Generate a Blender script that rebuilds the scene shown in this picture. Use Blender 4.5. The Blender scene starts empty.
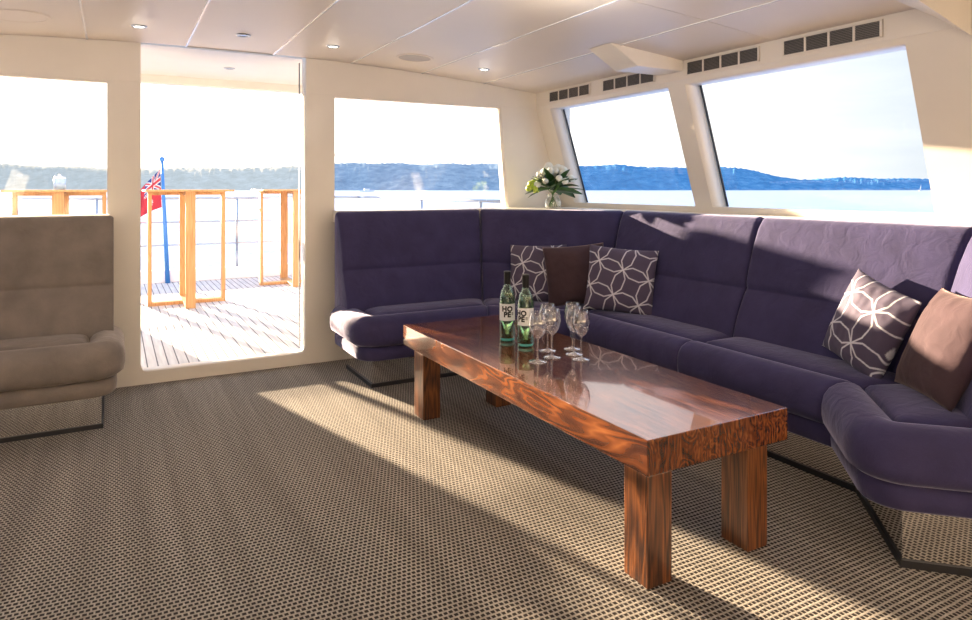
import bpy, bmesh, math, random
from mathutils import Vector, Matrix, noise
R = random.Random(7)
C = bpy.context.scene.collection
PI = math.pi
V = Vector

# ------------------------------------------------------------------ materials
def new_mat(name):
    m = bpy.data.materials.new(name); m.use_nodes = True
    return m, m.node_tree.nodes, m.node_tree.links, m.node_tree.nodes['Principled BSDF']
def N(ns, t, **k):
    n = ns.new(t)
    for a, b in k.items():
        if a in n.inputs.keys() if isinstance(a, str) else False: n.inputs[a].default_value = b
        else: setattr(n, a, b)
    return n
def math_(ns, ls, op, a, b=None, c=None, clamp=False):
    n = ns.new('ShaderNodeMath'); n.operation = op; n.use_clamp = clamp
    for i, v in enumerate((a, b, c)):
        if v is None: continue
        if isinstance(v, (int, float)): n.inputs[i].default_value = v
        else: ls.new(v, n.inputs[i])
    return n.outputs[0]
def ramp(ns, ls, fac, stops):
    n = ns.new('ShaderNodeValToRGB'); e = n.color_ramp.elements
    while len(e) < len(stops): e.new(.5)
    for i, (p, c) in enumerate(stops):
        e[i].position = p; e[i].color = (*c, 1)
    ls.new(fac, n.inputs[0]); return n.outputs[0]
def coords(ns, ls, scale=(1, 1, 1), rot=(0, 0, 0), kind='Object'):
    t = ns.new('ShaderNodeTexCoord'); mp = ns.new('ShaderNodeMapping')
    mp.inputs['Scale'].default_value = scale; mp.inputs['Rotation'].default_value = rot
    ls.new(t.outputs[kind], mp.inputs[0]); return mp.outputs[0]
def bump(ns, ls, h, strength, dist, bsdf):
    b = ns.new('ShaderNodeBump'); b.inputs['Strength'].default_value = strength; b.inputs['Distance'].default_value = dist
    ls.new(h, b.inputs['Height']); ls.new(b.outputs[0], bsdf.inputs['Normal'])
def plain(name, col, rough=.5, metal=0, var=.06, scale=6, coat=0, sheen=0, spec=.5, bumpy=0):
    m, ns, ls, p = new_mat(name)
    nz = ns.new('ShaderNodeTexNoise'); nz.inputs['Scale'].default_value = scale; nz.inputs['Detail'].default_value = 4
    ls.new(coords(ns, ls), nz.inputs['Vector'])
    a = tuple(c * (1 - var) for c in col); b = tuple(min(1, c * (1 + var)) for c in col)
    ls.new(ramp(ns, ls, nz.outputs[0], [(.3, a), (.7, b)]), p.inputs['Base Color'])
    p.inputs['Roughness'].default_value = rough; p.inputs['Metallic'].default_value = metal
    p.inputs['Coat Weight'].default_value = coat; p.inputs['Specular IOR Level'].default_value = spec
    if sheen:
        p.inputs['Sheen Weight'].default_value = sheen; p.inputs['Sheen Roughness'].default_value = .4
    if bumpy: bump(ns, ls, nz.outputs[0], .4, bumpy, p)
    return m
def fabric(name, col, sheen=.5, tint=(.7, .68, .85), var=.16):
    m, ns, ls, p = new_mat(name)
    co = coords(ns, ls)
    n1 = ns.new('ShaderNodeTexNoise'); n1.inputs['Scale'].default_value = 9; n1.inputs['Detail'].default_value = 5; ls.new(co, n1.inputs['Vector'])
    n2 = ns.new('ShaderNodeTexNoise'); n2.inputs['Scale'].default_value = 420; n2.inputs['Detail'].default_value = 2; ls.new(co, n2.inputs['Vector'])
    s = math_(ns, ls, 'ADD', math_(ns, ls, 'MULTIPLY', n1.outputs[0], .7), math_(ns, ls, 'MULTIPLY', n2.outputs[0], .3))
    a = tuple(c * (1 - var) for c in col); b = tuple(c * (1 + var) for c in col)
    ls.new(ramp(ns, ls, s, [(.35, a), (.65, b)]), p.inputs['Base Color'])
    p.inputs['Roughness'].default_value = .85; p.inputs['Specular IOR Level'].default_value = .2
    p.inputs['Sheen Weight'].default_value = sheen; p.inputs['Sheen Roughness'].default_value = .35
    p.inputs['Sheen Tint'].default_value = (*tint, 1)
    n3 = ns.new('ShaderNodeTexNoise'); n3.inputs['Scale'].default_value = 14; n3.inputs['Detail'].default_value = 3; n3.inputs['Distortion'].default_value = .8; ls.new(co, n3.inputs['Vector'])
    hh = math_(ns, ls, 'ADD', n3.outputs[0], math_(ns, ls, 'MULTIPLY', n2.outputs[0], .06))
    bump(ns, ls, hh, .35, .012, p)
    return m
def vcol_fabric(name, attr='pattern', rough=.8, sheen=.3):
    m, ns, ls, p = new_mat(name)
    a = ns.new('ShaderNodeVertexColor'); a.layer_name = attr
    n2 = ns.new('ShaderNodeTexNoise'); n2.inputs['Scale'].default_value = 300; ls.new(coords(ns, ls), n2.inputs['Vector'])
    mx = ns.new('ShaderNodeMix'); mx.data_type = 'RGBA'; mx.blend_type = 'MULTIPLY'; mx.inputs[0].default_value = .25
    ls.new(a.outputs[0], mx.inputs[6]); ls.new(n2.outputs[1], mx.inputs[7]); ls.new(mx.outputs[2], p.inputs['Base Color'])
    p.inputs['Roughness'].default_value = rough; p.inputs['Sheen Weight'].default_value = sheen * .4
    bump(ns, ls, n2.outputs[0], .2, .002, p)
    return m
def wood(name, axis, light, dark, mid, coat=0, rough=.4, sc=1.0):
    # grain runs along the given axis
    m, ns, ls, p = new_mat(name)
    s = [14 * sc] * 3; s[axis] = 1.1 * sc
    if axis == 1: s[2] = 7
    co = coords(ns, ls, tuple(s))
    n1 = ns.new('ShaderNodeTexNoise'); n1.inputs['Scale'].default_value = 1; n1.inputs['Detail'].default_value = 3; n1.inputs['Distortion'].default_value = .6; ls.new(co, n1.inputs['Vector'])
    rings = math_(ns, ls, 'FRACT', math_(ns, ls, 'MULTIPLY', n1.outputs[0], 13 if axis == 1 else 9))
    tri = math_(ns, ls, 'ABSOLUTE', math_(ns, ls, 'SUBTRACT', rings, .5))
    s2 = [160 * sc] * 3; s2[axis] = 5 * sc
    if axis == 1: s2[2] = 14
    n2 = ns.new('ShaderNodeTexNoise'); n2.inputs['Scale'].default_value = 1; n2.inputs['Detail'].default_value = 3; ls.new(coords(ns, ls, tuple(s2)), n2.inputs['Vector'])
    f = math_(ns, ls, 'ADD', math_(ns, ls, 'MULTIPLY', tri, .75), math_(ns, ls, 'MULTIPLY', math_(ns, ls, 'SUBTRACT', n2.outputs[0], .3), .9))
    n3 = ns.new('ShaderNodeTexNoise'); n3.inputs['Scale'].default_value = 2.5; ls.new(coords(ns, ls), n3.inputs['Vector'])
    f = math_(ns, ls, 'ADD', f, math_(ns, ls, 'MULTIPLY', math_(ns, ls, 'SUBTRACT', n3.outputs[0], .5), .45))
    ls.new(ramp(ns, ls, f, [(.1, dark), (.4, mid), (.85, light)]), p.inputs['Base Color'])
    p.inputs['Roughness'].default_value = rough; p.inputs['Coat Weight'].default_value = coat; p.inputs['Coat Roughness'].default_value = .04
    bump(ns, ls, f, .12, .002, p)
    return m
def glass(name, col=(1, 1, 1), rough=0, ior=1.45):
    m, ns, ls, p = new_mat(name)
    p.inputs['Base Color'].default_value = (*col, 1); p.inputs['Transmission Weight'].default_value = 1
    p.inputs['Roughness'].default_value = rough; p.inputs['IOR'].default_value = ior
    return m
def pane_mat(name, tint, refl, base=.03, edge=.6, pw=5, col=(1, 1, 1)):
    m = bpy.data.materials.new(name); m.use_nodes = True; ns, ls = m.node_tree.nodes, m.node_tree.links
    ns.clear(); o = ns.new('ShaderNodeOutputMaterial'); t = ns.new('ShaderNodeBsdfTransparent'); g = ns.new('ShaderNodeBsdfGlossy')
    t.inputs[0].default_value = (*tint, 1); g.inputs['Roughness'].default_value = .01; g.inputs[0].default_value = (*col, 1)
    f = ns.new('ShaderNodeLayerWeight'); f.inputs[0].default_value = .5
    fr = math_(ns, ls, 'ADD', math_(ns, ls, 'MULTIPLY', math_(ns, ls, 'POWER', f.outputs[1], pw), edge), base)
    mx = ns.new('ShaderNodeMixShader'); ls.new(math_(ns, ls, 'MULTIPLY', fr, refl), mx.inputs[0])
    ls.new(t.outputs[0], mx.inputs[1]); ls.new(g.outputs[0], mx.inputs[2]); ls.new(mx.outputs[0], o.inputs[0])
    return m
def emit(name, col, s):
    m, ns, ls, p = new_mat(name); p.inputs['Base Color'].default_value = (*col, 1)
    p.inputs['Emission Color'].default_value = (*col, 1); p.inputs['Emission Strength'].default_value = s
    return m
def carpet_mat():
    m, ns, ls, p = new_mat('woven_carpet')
    t = ns.new('ShaderNodeTexCoord'); sp = ns.new('ShaderNodeSeparateXYZ'); 
    nw = ns.new('ShaderNodeTexNoise'); nw.inputs['Scale'].default_value = 25; ls.new(t.outputs['Object'], nw.inputs['Vector'])
    ad = ns.new('ShaderNodeVectorMath'); ad.operation = 'MULTIPLY_ADD'
    ls.new(nw.outputs[1], ad.inputs[0]); ad.inputs[1].default_value = (.005, .005, 0); ls.new(t.outputs['Object'], ad.inputs[2])
    ls.new(ad.outputs[0], sp.inputs[0])
    x, y = sp.outputs[0], sp.outputs[1]
    v = math_(ns, ls, 'DIVIDE', y, .0180)
    row = math_(ns, ls, 'FLOOR', v)
    odd = math_(ns, ls, 'MULTIPLY', math_(ns, ls, 'FRACT', math_(ns, ls, 'MULTIPLY', row, .5)), 1.0)
    u = math_(ns, ls, 'ADD', math_(ns, ls, 'DIVIDE', x, .0150), odd)
    fu = math_(ns, ls, 'ABSOLUTE', math_(ns, ls, 'SUBTRACT', math_(ns, ls, 'FRACT', u), .5))
    fv = math_(ns, ls, 'ABSOLUTE', math_(ns, ls, 'SUBTRACT', math_(ns, ls, 'FRACT', v), .5))
    mr = lambda f, a, b: _mr(ns, ls, f, a, b)
    hole = math_(ns, ls, 'MULTIPLY', mr(fu, .40, .30), mr(fv, .36, .26))
    n = ns.new('ShaderNodeTexNoise'); n.inputs['Scale'].default_value = 90; n.inputs['Detail'].default_value = 3; ls.new(t.outputs['Object'], n.inputs['Vector'])
    n2 = ns.new('ShaderNodeTexNoise'); n2.inputs['Scale'].default_value = 1; ls.new(coords(ns, ls, (14, .6, 1)), n2.inputs['Vector'])
    yarn = ramp(ns, ls, math_(ns, ls, 'ADD', math_(ns, ls, 'MULTIPLY', n.outputs[0], .6), math_(ns, ls, 'MULTIPLY', n2.outputs[0], .4)),
                [(.3, CARPET_A), (.7, CARPET_B)])
    mx = ns.new('ShaderNodeMix'); mx.data_type = 'RGBA'; ls.new(hole, mx.inputs[0]); ls.new(yarn, mx.inputs[6]); mx.inputs[7].default_value = (.03, .022, .018, 1)
    ls.new(mx.outputs[2], p.inputs['Base Color']); p.inputs['Roughness'].default_value = .8; p.inputs['Specular IOR Level'].default_value = .25
    h = math_(ns, ls, 'SUBTRACT', math_(ns, ls, 'MULTIPLY', n.outputs[0], .3), hole)
    bump(ns, ls, h, .55, .004, p)
    return m
def _mr(ns, ls, f, a, b):
    n = ns.new('ShaderNodeMapRange'); ls.new(f, n.inputs[0]); n.inputs[1].default_value = a; n.inputs[2].default_value = b
    return n.outputs[0]
CARPET_A = (.25, .22, .185); CARPET_B = (.54, .49, .42)
def deck_mat():
    m, ns, ls, p = new_mat('bleached_teak_planks')
    t = ns.new('ShaderNodeTexCoord'); sp = ns.new('ShaderNodeSeparateXYZ'); ls.new(t.outputs['Object'], sp.inputs[0])
    fu = math_(ns, ls, 'ABSOLUTE', math_(ns, ls, 'SUBTRACT', math_(ns, ls, 'FRACT', math_(ns, ls, 'DIVIDE', sp.outputs[0], .058)), .5))
    seam = _mr(ns, ls, fu, .42, .455)
    n = ns.new('ShaderNodeTexNoise'); n.inputs['Scale'].default_value = 3; n.inputs['Detail'].default_value = 5; ls.new(coords(ns, ls, (12, 1, 1)), n.inputs['Vector'])
    col = ramp(ns, ls, n.outputs[0], [(.3, (.48, .48, .50)), (.7, (.66, .66, .67))])
    mx = ns.new('ShaderNodeMix'); mx.data_type = 'RGBA'; ls.new(seam, mx.inputs[0]); ls.new(col, mx.inputs[6]); mx.inputs[7].default_value = (.06, .065, .08, 1)
    ls.new(mx.outputs[2], p.inputs['Base Color']); p.inputs['Roughness'].default_value = .6
    return m
def water_mat():
    m, ns, ls, p = new_mat('harbour_water')
    n = ns.new('ShaderNodeTexNoise'); n.inputs['Scale'].default_value = .35; n.inputs['Detail'].default_value = 6; n.inputs['Roughness'].default_value = .65
    ls.new(coords(ns, ls, (1, .45, 1)), n.inputs['Vector'])
    ls.new(ramp(ns, ls, n.outputs[0], [(.3, (.18, .30, .58)), (.7, (.36, .48, .78))]), p.inputs['Base Color'])
    p.inputs['Roughness'].default_value = .28; p.inputs['IOR'].default_value = 1.33
    bump(ns, ls, n.outputs[0], .8, .5, p)
    return m
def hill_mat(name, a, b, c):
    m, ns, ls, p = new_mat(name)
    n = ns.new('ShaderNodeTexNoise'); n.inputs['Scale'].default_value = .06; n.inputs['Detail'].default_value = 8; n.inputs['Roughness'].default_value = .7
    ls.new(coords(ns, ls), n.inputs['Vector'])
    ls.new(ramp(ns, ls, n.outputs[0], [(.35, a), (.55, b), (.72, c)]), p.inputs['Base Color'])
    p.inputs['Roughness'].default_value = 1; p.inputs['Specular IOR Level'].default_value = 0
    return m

M = dict(
    cream=plain('cream_panel', (.82, .755, .665), .38, var=.02, coat=.15),
    ceil=plain('ceiling_panel', (.77, .685, .60), .40, var=.02, scale=2),
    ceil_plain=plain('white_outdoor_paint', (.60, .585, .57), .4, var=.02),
    strip=plain('white_ceiling_strip', (.92, .90, .88), .15, var=.01, coat=.6),
    dark=plain('black_rubber', (.012, .012, .016), .5),
    mirror=plain('mirror_polished_steel', (.88, .86, .83), .03, 1, var=.01),
    steel=plain('brushed_steel', (.40, .43, .48), .3, 1, var=.03),
    carpet=carpet_mat(), deck=deck_mat(), water=water_mat(),
    sofa=fabric('purple_velvet', (.046, .039, .104), .75, (.56, .54, .72)),
    sofa2=fabric('haze_lightened_velvet', (.215, .180, .155), .5, (.8, .72, .65)),  # corner sofa's velvet again, haze and sky light put into a paler base colour
    brown=fabric('brown_velvet', (.062, .036, .043), .35, (.8, .6, .55)),
    patt=vcol_fabric('patterned_cushion_cloth'),
    flag=vcol_fabric('ensign_cloth', rough=.9, sheen=0),
    ttop=wood('varnished_table_top', 1, (.36, .125, .035), (.045, .014, .008), (.14, .042, .014), coat=1, rough=.22),
    tleg=wood('varnished_table_leg', 2, (.34, .12, .032), (.03, .010, .005), (.14, .045, .013), coat=.6, rough=.32),
    teak=wood('oiled_teak', 2, (.60, .36, .17), (.40, .20, .08), (.50, .28, .12), rough=.5),
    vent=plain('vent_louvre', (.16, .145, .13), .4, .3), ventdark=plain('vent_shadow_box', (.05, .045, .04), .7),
    grille=plain('speaker_grille', (.50, .45, .40), .6), 
    lamp=emit('lit_lamp_lens', (1, .93, .82), 6), lampoff=plain('dark_lamp_lens', (.05, .06, .08), .1, coat=1),
    pane=pane_mat('window_glass', (.97, .98, .985), 1.0),
    seal=plain('black_window_seal', (.02, .03, .05), .4),
    crystal=pane_mat('clear_crystal', (.97, .97, .98), 1, .10, 1.0, 2.0), bottle=pane_mat('pale_green_bottle_glass', (.82, .92, .82), 1, .06, .8, 2.4, (.9, 1, .92)),
    aqua=plain('aqua_bottle_base', (.16, .66, .74), .12, coat=1), wine=glass('white_wine', (.93, .97, .72), ior=1.34),
    capsule=plain('black_bottle_capsule', (.012, .012, .012), .35), label=plain('white_paper_label', (.85, .85, .84), .6, var=.01),
    ink=plain('black_ink', (.01, .01, .01), .6), vase=pane_mat('clear_vase_glass', (.96, .98, .97), 1, .06, .8, 2.6),
    stem=plain('green_stem', (.10, .22, .05), .5), leaf=plain('dark_glossy_leaf', (.03, .09, .02), .35, var=.4, scale=30),
    limeleaf=plain('lime_petal', (.50, .62, .08), .5, var=.2, scale=30), petal=plain('white_petal', (.86, .88, .80), .55, var=.04),
    blue=plain('blue_pole_paint', (.05, .22, .60), .35), white=plain('white_gelcoat', (.82, .83, .88), .3, var=.01),
    hillA=hill_mat('hazy_grey_green_trees', (.46, .43, .34), (.54, .51, .42), (.62, .59, .50)),  # distant haze is mixed into the tree colours of every far ridge
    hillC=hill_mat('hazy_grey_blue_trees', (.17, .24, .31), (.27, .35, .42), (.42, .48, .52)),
    hillB=hill_mat('haze_blue_bush', (.05, .175, .34), (.09, .25, .44), (.19, .37, .53)),  # blue of the far haze painted into the bush colour
)

# ------------------------------------------------------------------ object helpers
def link(name, me, mat, parent=None, kind=None, smooth=False):
    if smooth:
        for f in me.polygons: f.use_smooth = True
    o = bpy.data.objects.new(name, me); C.objects.link(o)
    if mat is not None and not me.materials: me.materials.append(mat)
    if parent is not None: o.parent = parent
    if kind: o['kind'] = kind
    return o
def bm_obj(name, bm, mat, parent=None, kind=None, smooth=False):
    bmesh.ops.recalc_face_normals(bm, faces=bm.faces[:])
    me = bpy.data.meshes.new(name); bm.to_mesh(me); bm.free()
    return link(name, me, mat, parent, kind, smooth)
def tag(o, label, cat, group=None):
    o['label'] = label; o['category'] = cat
    if group: o['group'] = group
    return o
def empty(name, loc, label, cat, group=None, rz=0):
    o = bpy.data.objects.new(name, None); o.empty_display_size = .1; C.objects.link(o)
    o.location = loc; o.rotation_euler = (0, 0, rz); return tag(o, label, cat, group)
def box(bm, x0, x1, y0, y1, z0, z1, bev=0):
    vs = [bm.verts.new((x, y, z)) for z in (z0, z1) for y in (y0, y1) for x in (x0, x1)]
    fs = [bm.faces.new([vs[i] for i in f]) for f in ((0, 2, 3, 1), (4, 5, 7, 6), (0, 1, 5, 4), (2, 6, 7, 3), (0, 4, 6, 2), (1, 3, 7, 5))]
    if bev:
        es = list({e for f in fs for e in f.edges})
        bmesh.ops.bevel(bm, geom=es, offset=bev, segments=2, affect='EDGES', profile=.6)
def tube(bm, pts, r, n=12, taper=None, cap=True):
    rings = []
    pts = [V(p) for p in pts]
    for i, p in enumerate(pts):
        d = (pts[min(i + 1, len(pts) - 1)] - pts[max(i - 1, 0)]).normalized()
        a = d.orthogonal().normalized() if abs(d.z) < .9 else V((1, 0, 0)); b = d.cross(a).normalized(); a = b.cross(d)
        rr = r if taper is None else taper[i]
        rings.append([bm.verts.new(p + (a * math.cos(t) + b * math.sin(t)) * rr) for t in [2 * PI * k / n for k in range(n)]])
    for q in range(len(rings) - 1):
        for k in range(n):
            bm.faces.new((rings[q][k], rings[q][(k + 1) % n], rings[q + 1][(k + 1) % n], rings[q + 1][k]))
    if cap: bm.faces.new(rings[0][::-1]); bm.faces.new(rings[-1])
def lathe(bm, prof, n=40, c=(0, 0, 0)):
    rings = []
    for r, z in prof:
        if r < 1e-5: rings.append([bm.verts.new((c[0], c[1], c[2] + z))])
        else: rings.append([bm.verts.new((c[0] + r * math.cos(2 * PI * k / n), c[1] + r * math.sin(2 * PI * k / n), c[2] + z)) for k in range(n)])
    for a, b in zip(rings, rings[1:]):
        for k in range(n):
            k2 = (k + 1) % n
            f = [a[k % len(a)]] + ([a[k2]] if len(a) > 1 else []) + ([b[k2]] if len(b) > 1 else []) + [b[k % len(b)]]
            if len(f) > 2: bm.faces.new(f)
def prism(bm, poly, z0, z1, bev=0):
    a = [bm.verts.new((p[0], p[1], z0)) for p in poly]; b = [bm.verts.new((p[0], p[1], z1)) for p in poly]
    fs = [bm.faces.new(a[::-1]), bm.faces.new(b)]
    n = len(poly)
    for k in range(n): fs.append(bm.faces.new((a[k], a[(k + 1) % n], b[(k + 1) % n], b[k])))
    if bev: bmesh.ops.bevel(bm, geom=list({e for f in fs for e in f.edges}), offset=bev, segments=2, affect='EDGES')
def grid_faces(bm, g, closed=False):
    for i in range(len(g) - 1):
        m = len(g[i])
        for j in range(m if closed else m - 1):
            bm.faces.new((g[i][j], g[i][(j + 1) % m], g[i + 1][(j + 1) % m], g[i + 1][j]))
def rounded(poly, r, n=5):
    # fillet every corner of a 2D polygon; r = number or list
    out = []; L = len(poly)
    for i in range(L):
        p = V(poly[i]); a = V(poly[i - 1]); b = V(poly[(i + 1) % L]); rr = r[i] if isinstance(r, (list, tuple)) else r
        if rr <= 0: out.append(tuple(p)); continue
        u = (a - p).normalized(); w = (b - p).normalized(); ang = u.angle(w); t = rr / math.tan(ang / 2)
        s = p + u * t; e = p + w * t
        for k in range(n + 1):
            q = k / n; out.append(tuple(s * (1 - q) ** 2 + p * 2 * q * (1 - q) + e * q * q))
    return out
def holed_sheet(outer, holes, thick, mapf):
    # flat panel with openings, mapped to its place by mapf(a, b, t), t from 0 (room side) to thick
    cu = bpy.data.curves.new('sheet', 'CURVE'); cu.dimensions = '2D'; cu.fill_mode = 'BOTH'; cu.extrude = thick / 2
    for poly in [outer] + holes:
        s = cu.splines.new('POLY'); s.points.add(len(poly) - 1); s.use_cyclic_u = True
        for k, p in enumerate(poly): s.points[k].co = (p[0], p[1], 0, 1)
    o = bpy.data.objects.new('sheet', cu); C.objects.link(o); bpy.context.view_layer.update()
    me = bpy.data.meshes.new_from_object(o.evaluated_get(bpy.context.evaluated_depsgraph_get()))
    bpy.data.objects.remove(o)
    for v in me.vertices: v.co = mapf(v.co.x, v.co.y, v.co.z + thick / 2)
    bm = bmesh.new(); bm.from_mesh(me); bmesh.ops.remove_doubles(bm, verts=bm.verts[:], dist=1e-5); bpy.data.meshes.remove(me)
    return bm

# ------------------------------------------------------------------ the setting
YA = 4.31            # room face of the aft bulkhead
MX = .605            # centreline of the boat
def zc(x): return 1.952 - .024 * (x - .6) ** 2
bm = bmesh.new(); box(bm, -1.95, 3.12, -2.6, YA + .02, -.05, 0); bm_obj('floor', bm, M['carpet'], kind='structure')
# ceiling: cambered panels with thin gaps
bm = bmesh.new()
seams = [-1.64, -1.14, -.64, -.135, .365, .862, 1.358, 1.86, 2.345, 2.83]
def cpanel(bm, x0, x1, y0, y1):
    g = []
    for k in range(7):
        x = x0 + (x1 - x0) * k / 6
        g.append([bm.verts.new((x, y0, zc(x))), bm.verts.new((x, y1, zc(x))), bm.verts.new((x, y1, zc(x) + .02)), bm.verts.new((x, y0, zc(x) + .02))])
    grid_faces(bm, g, True); bm.faces.new(g[0]); bm.faces.new(g[-1][::-1])
for a, b in zip([-1.95] + seams, seams + [3.1]):
    for y0, y1 in ((-2.6, -.30), (-.296, 2.20), (2.204, 4.31)):
        cpanel(bm, a + .004, b - .004, y0, y1)
bm_obj('ceiling', bm, M['ceil'], kind='structure')
bm = bmesh.new(); box(bm, -1.95, 3.12, -2.6, YA, 1.975, 2.0); bm_obj('ceiling_backing', bm, M['ceil'], kind='structure')
for k, x in enumerate(seams):
    bm = bmesh.new(); box(bm, x - .0055, x + .0055, -2.6, YA - .002, zc(x) - .004, zc(x) + .012, .001)
    bm_obj('trim_%d' % (k + 1), bm, M['strip'], kind='structure')
bm = bmesh.new(); box(bm, .365, .862, YA - .006, YA + .004, zc(.6) - .006, zc(.6) + .004); bm_obj('trim_20', bm, M['grille'], kind='structure')

# aft wall with door opening and two windows
def mir(p): return [(2 * MX - a, b) for a, b in p][::-1]
WT = .10
door = rounded([(.150, .071), (1.062, .071), (1.062, 2.2), (.128, 2.2)], [.035, .035, 0, 0])
w2 = rounded([(1.248, .93), (2.562, .93), (2.494, 1.711), (1.248, 1.711)], .006, 2)
bm = holed_sheet([(-1.95, -.02), (3.12, -.02), (3.12, 2.0), (1.062, 2.0), (1.062, .106), (1.05, .076), (1.027, .071), (.163, .071), (.140, .076), (.128, .106), (.128, 2.0), (-1.95, 2.0)],
                 [w2, mir(w2)], WT, lambda a, b, t: V((a, YA + t, b)))
bm_obj('wall_aft', bm, M['cream'], kind='structure')
# header boards over the windows (a fine joint shows under them)
for k, (x0, x1) in enumerate(((-1.7, .127), (1.063, 2.80))):
    bm = bmesh.new(); g = []
    for q in range(13):
        x = x0 + (x1 - x0) * q / 12
        g.append([bm.verts.new((x, YA - .006, 1.722)), bm.verts.new((x, YA - .006, zc(x) - .001)), bm.verts.new((x, YA, zc(x) - .001)), bm.verts.new((x, YA, 1.722))])
    grid_faces(bm, g, True); bm.faces.new(g[0]); bm.faces.new(g[-1][::-1])
    bm_obj('trim_%d' % (21 + k), bm, M['cream'], kind='structure')
def pane(name, quad, th, mat, off):
    bm = bmesh.new(); a = [bm.verts.new(p) for p in quad]; b = [bm.verts.new(V(p) + V(off) * th) for p in quad]
    bm.faces.new(a); bm.faces.new(b[::-1])
    for k in range(4): bm.faces.new((a[k], a[(k + 1) % 4], b[(k + 1) % 4], b[k]))
    return bm_obj(name, bm, mat, kind='structure')
pane('window_1', [(1.24, YA + .05, .925), (2.57, YA + .05, .925), (2.50, YA + .05, 1.715), (1.24, YA + .05, 1.715)], .006, M['pane'], (0, 1, 0))
pane('window_2', [(2 * MX - 1.24, YA + .05, .925), (2 * MX - 2.57, YA + .05, .925), (2 * MX - 2.50, YA + .05, 1.715), (2 * MX - 1.24, YA + .05, 1.715)], .006, M['pane'], (0, 1, 0))
# sliding glass door parked behind the starboard post: only its dark edge shows
bm = bmesh.new(); box(bm, 1.046, 1.05, YA + WT + .004, YA + WT + .022, .10, 1.93)
bm_obj('door_1', bm, M['seal'], kind='structure')

# leaning side wall, starboard, and its mirror image
def side_x(z): return 2.80 + (1.73 - z) * .315 if z < 1.73 else 2.80
wins = [(1.58, 2.79), (2.92, 4.13), (-1.10, .11), (-2.44, -1.23)]
ST = .02
for nm, sgn in (('wall_starboard', 1), ('wall_port', -1)):
    fx = (lambda x: x) if sgn > 0 else (lambda x: 2 * MX - x)
    holes = [rounded([(y0, 1.01), (y1, 1.01), (y1, 1.706), (y0, 1.706)], .006, 2) for y0, y1 in wins]
    bm = holed_sheet([(-2.6, .90), (4.32, .90), (4.32, 1.73), (-2.6, 1.73)], holes, .13,
                     lambda a, b, t: V((fx(side_x(b) + t), a, b)))
    bm_obj(nm, bm, M['cream'], kind='structure')
    bm = bmesh.new(); box(bm, min(fx(2.80), fx(2.95)), max(fx(2.80), fx(2.95)), -2.6, 4.32, 1.7305, 2.0)
    bm_obj('trim_%d' % (23 if sgn > 0 else 24), bm, M['cream'], kind='structure')
    bm = bmesh.new(); box(bm, min(fx(3.04), fx(3.2)), max(fx(3.04), fx(3.2)), -2.6, 4.32, -.02, .8995)
    bm_obj('trim_%d' % (25 if sgn > 0 else 26), bm, M['cream'], kind='structure')
    for k, (y0, y1) in enumerate(wins):
        q = [(fx(side_x(z) + .125), y, z) for y, z in ((y0 - .005, 1.004), (y1 + .005, 1.004), (y1 + .005, 1.712), (y0 - .005, 1.712))]
        pane('window_%d' % (3 + k + (0 if sgn > 0 else 4)), q, .006, M['pane'], (sgn, 0, 0))
        bm = bmesh.new()
        p0 = V((fx(side_x(1.01) + .118), y1 - .008, 1.012)); p1 = V((fx(side_x(1.706) + .118), y1 - .008, 1.704))
        tube(bm, [p0, p1], .0065, 8)
        bm_obj('trim_%d' % (30 + k + (0 if sgn > 0 else 4)), bm, M['seal'], kind='structure')
# forward wall
bm = bmesh.new(); box(bm, -1.95, 3.12, -2.7, -2.6, -.02, 2.0); bm_obj('wall_forward', bm, M['cream'], kind='structure')

# frame arms that cross from the ceiling to the side wall
def arm(name, y0, y1, x0, x1, zb, z2=None):
    bm = bmesh.new(); prof = [(x0 - .19, zc(x0 - .19) - .001), (x0, zb), (2.799, zb if z2 is None else z2), (2.799, zc(2.8) - .001)]
    for q in range(1, 5):
        x = 2.799 - (2.799 - x0 + .19) * q / 5; prof.append((x, zc(x) - .001))
    a = [bm.verts.new((x, y0, z)) for x, z in prof]; b = [bm.verts.new((x, y1, z)) for x, z in prof]
    bm.faces.new(a); bm.faces.new(b[::-1])
    for k in range(len(prof)): bm.faces.new((a[k], a[(k + 1) % len(prof)], b[(k + 1) % len(prof)], b[k]))
    bmesh.ops.recalc_face_normals(bm, faces=bm.faces[:])
    bmesh.ops.bevel(bm, geom=[e for e in bm.edges if min(v.co.z for v in e.verts) < 1.8 or abs(e.verts[0].co.y - e.verts[1].co.y) > .01], offset=.004, segments=2, affect='EDGES')
    bm_obj(name, bm, M['cream'], kind='structure')
arm('trim_27', 2.79, 2.98, 2.467, 2.8, 1.778)
# second arm, further forward, longer and lower on its near side
bm = bmesh.new()
near = [(2.05, zc(2.05) - .001), (2.455, 1.774), (2.799, 1.690), (2.799, zc(2.8) - .001)]
far = [(2.20, zc(2.20) - .001), (2.56, 1.815), (2.799, 1.788), (2.799, zc(2.8) - .001)]
a = [bm.verts.new((x, 1.335, z)) for x, z in near]; b = [bm.verts.new((x, 1.465, z)) for x, z in far]
bm.faces.new(a); bm.faces.new(b[::-1])
for k in range(4): bm.faces.new((a[k], a[(k + 1) % 4], b[(k + 1) % 4], b[k]))
bm_obj('trim_28', bm, M['cream'], kind='structure')

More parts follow.
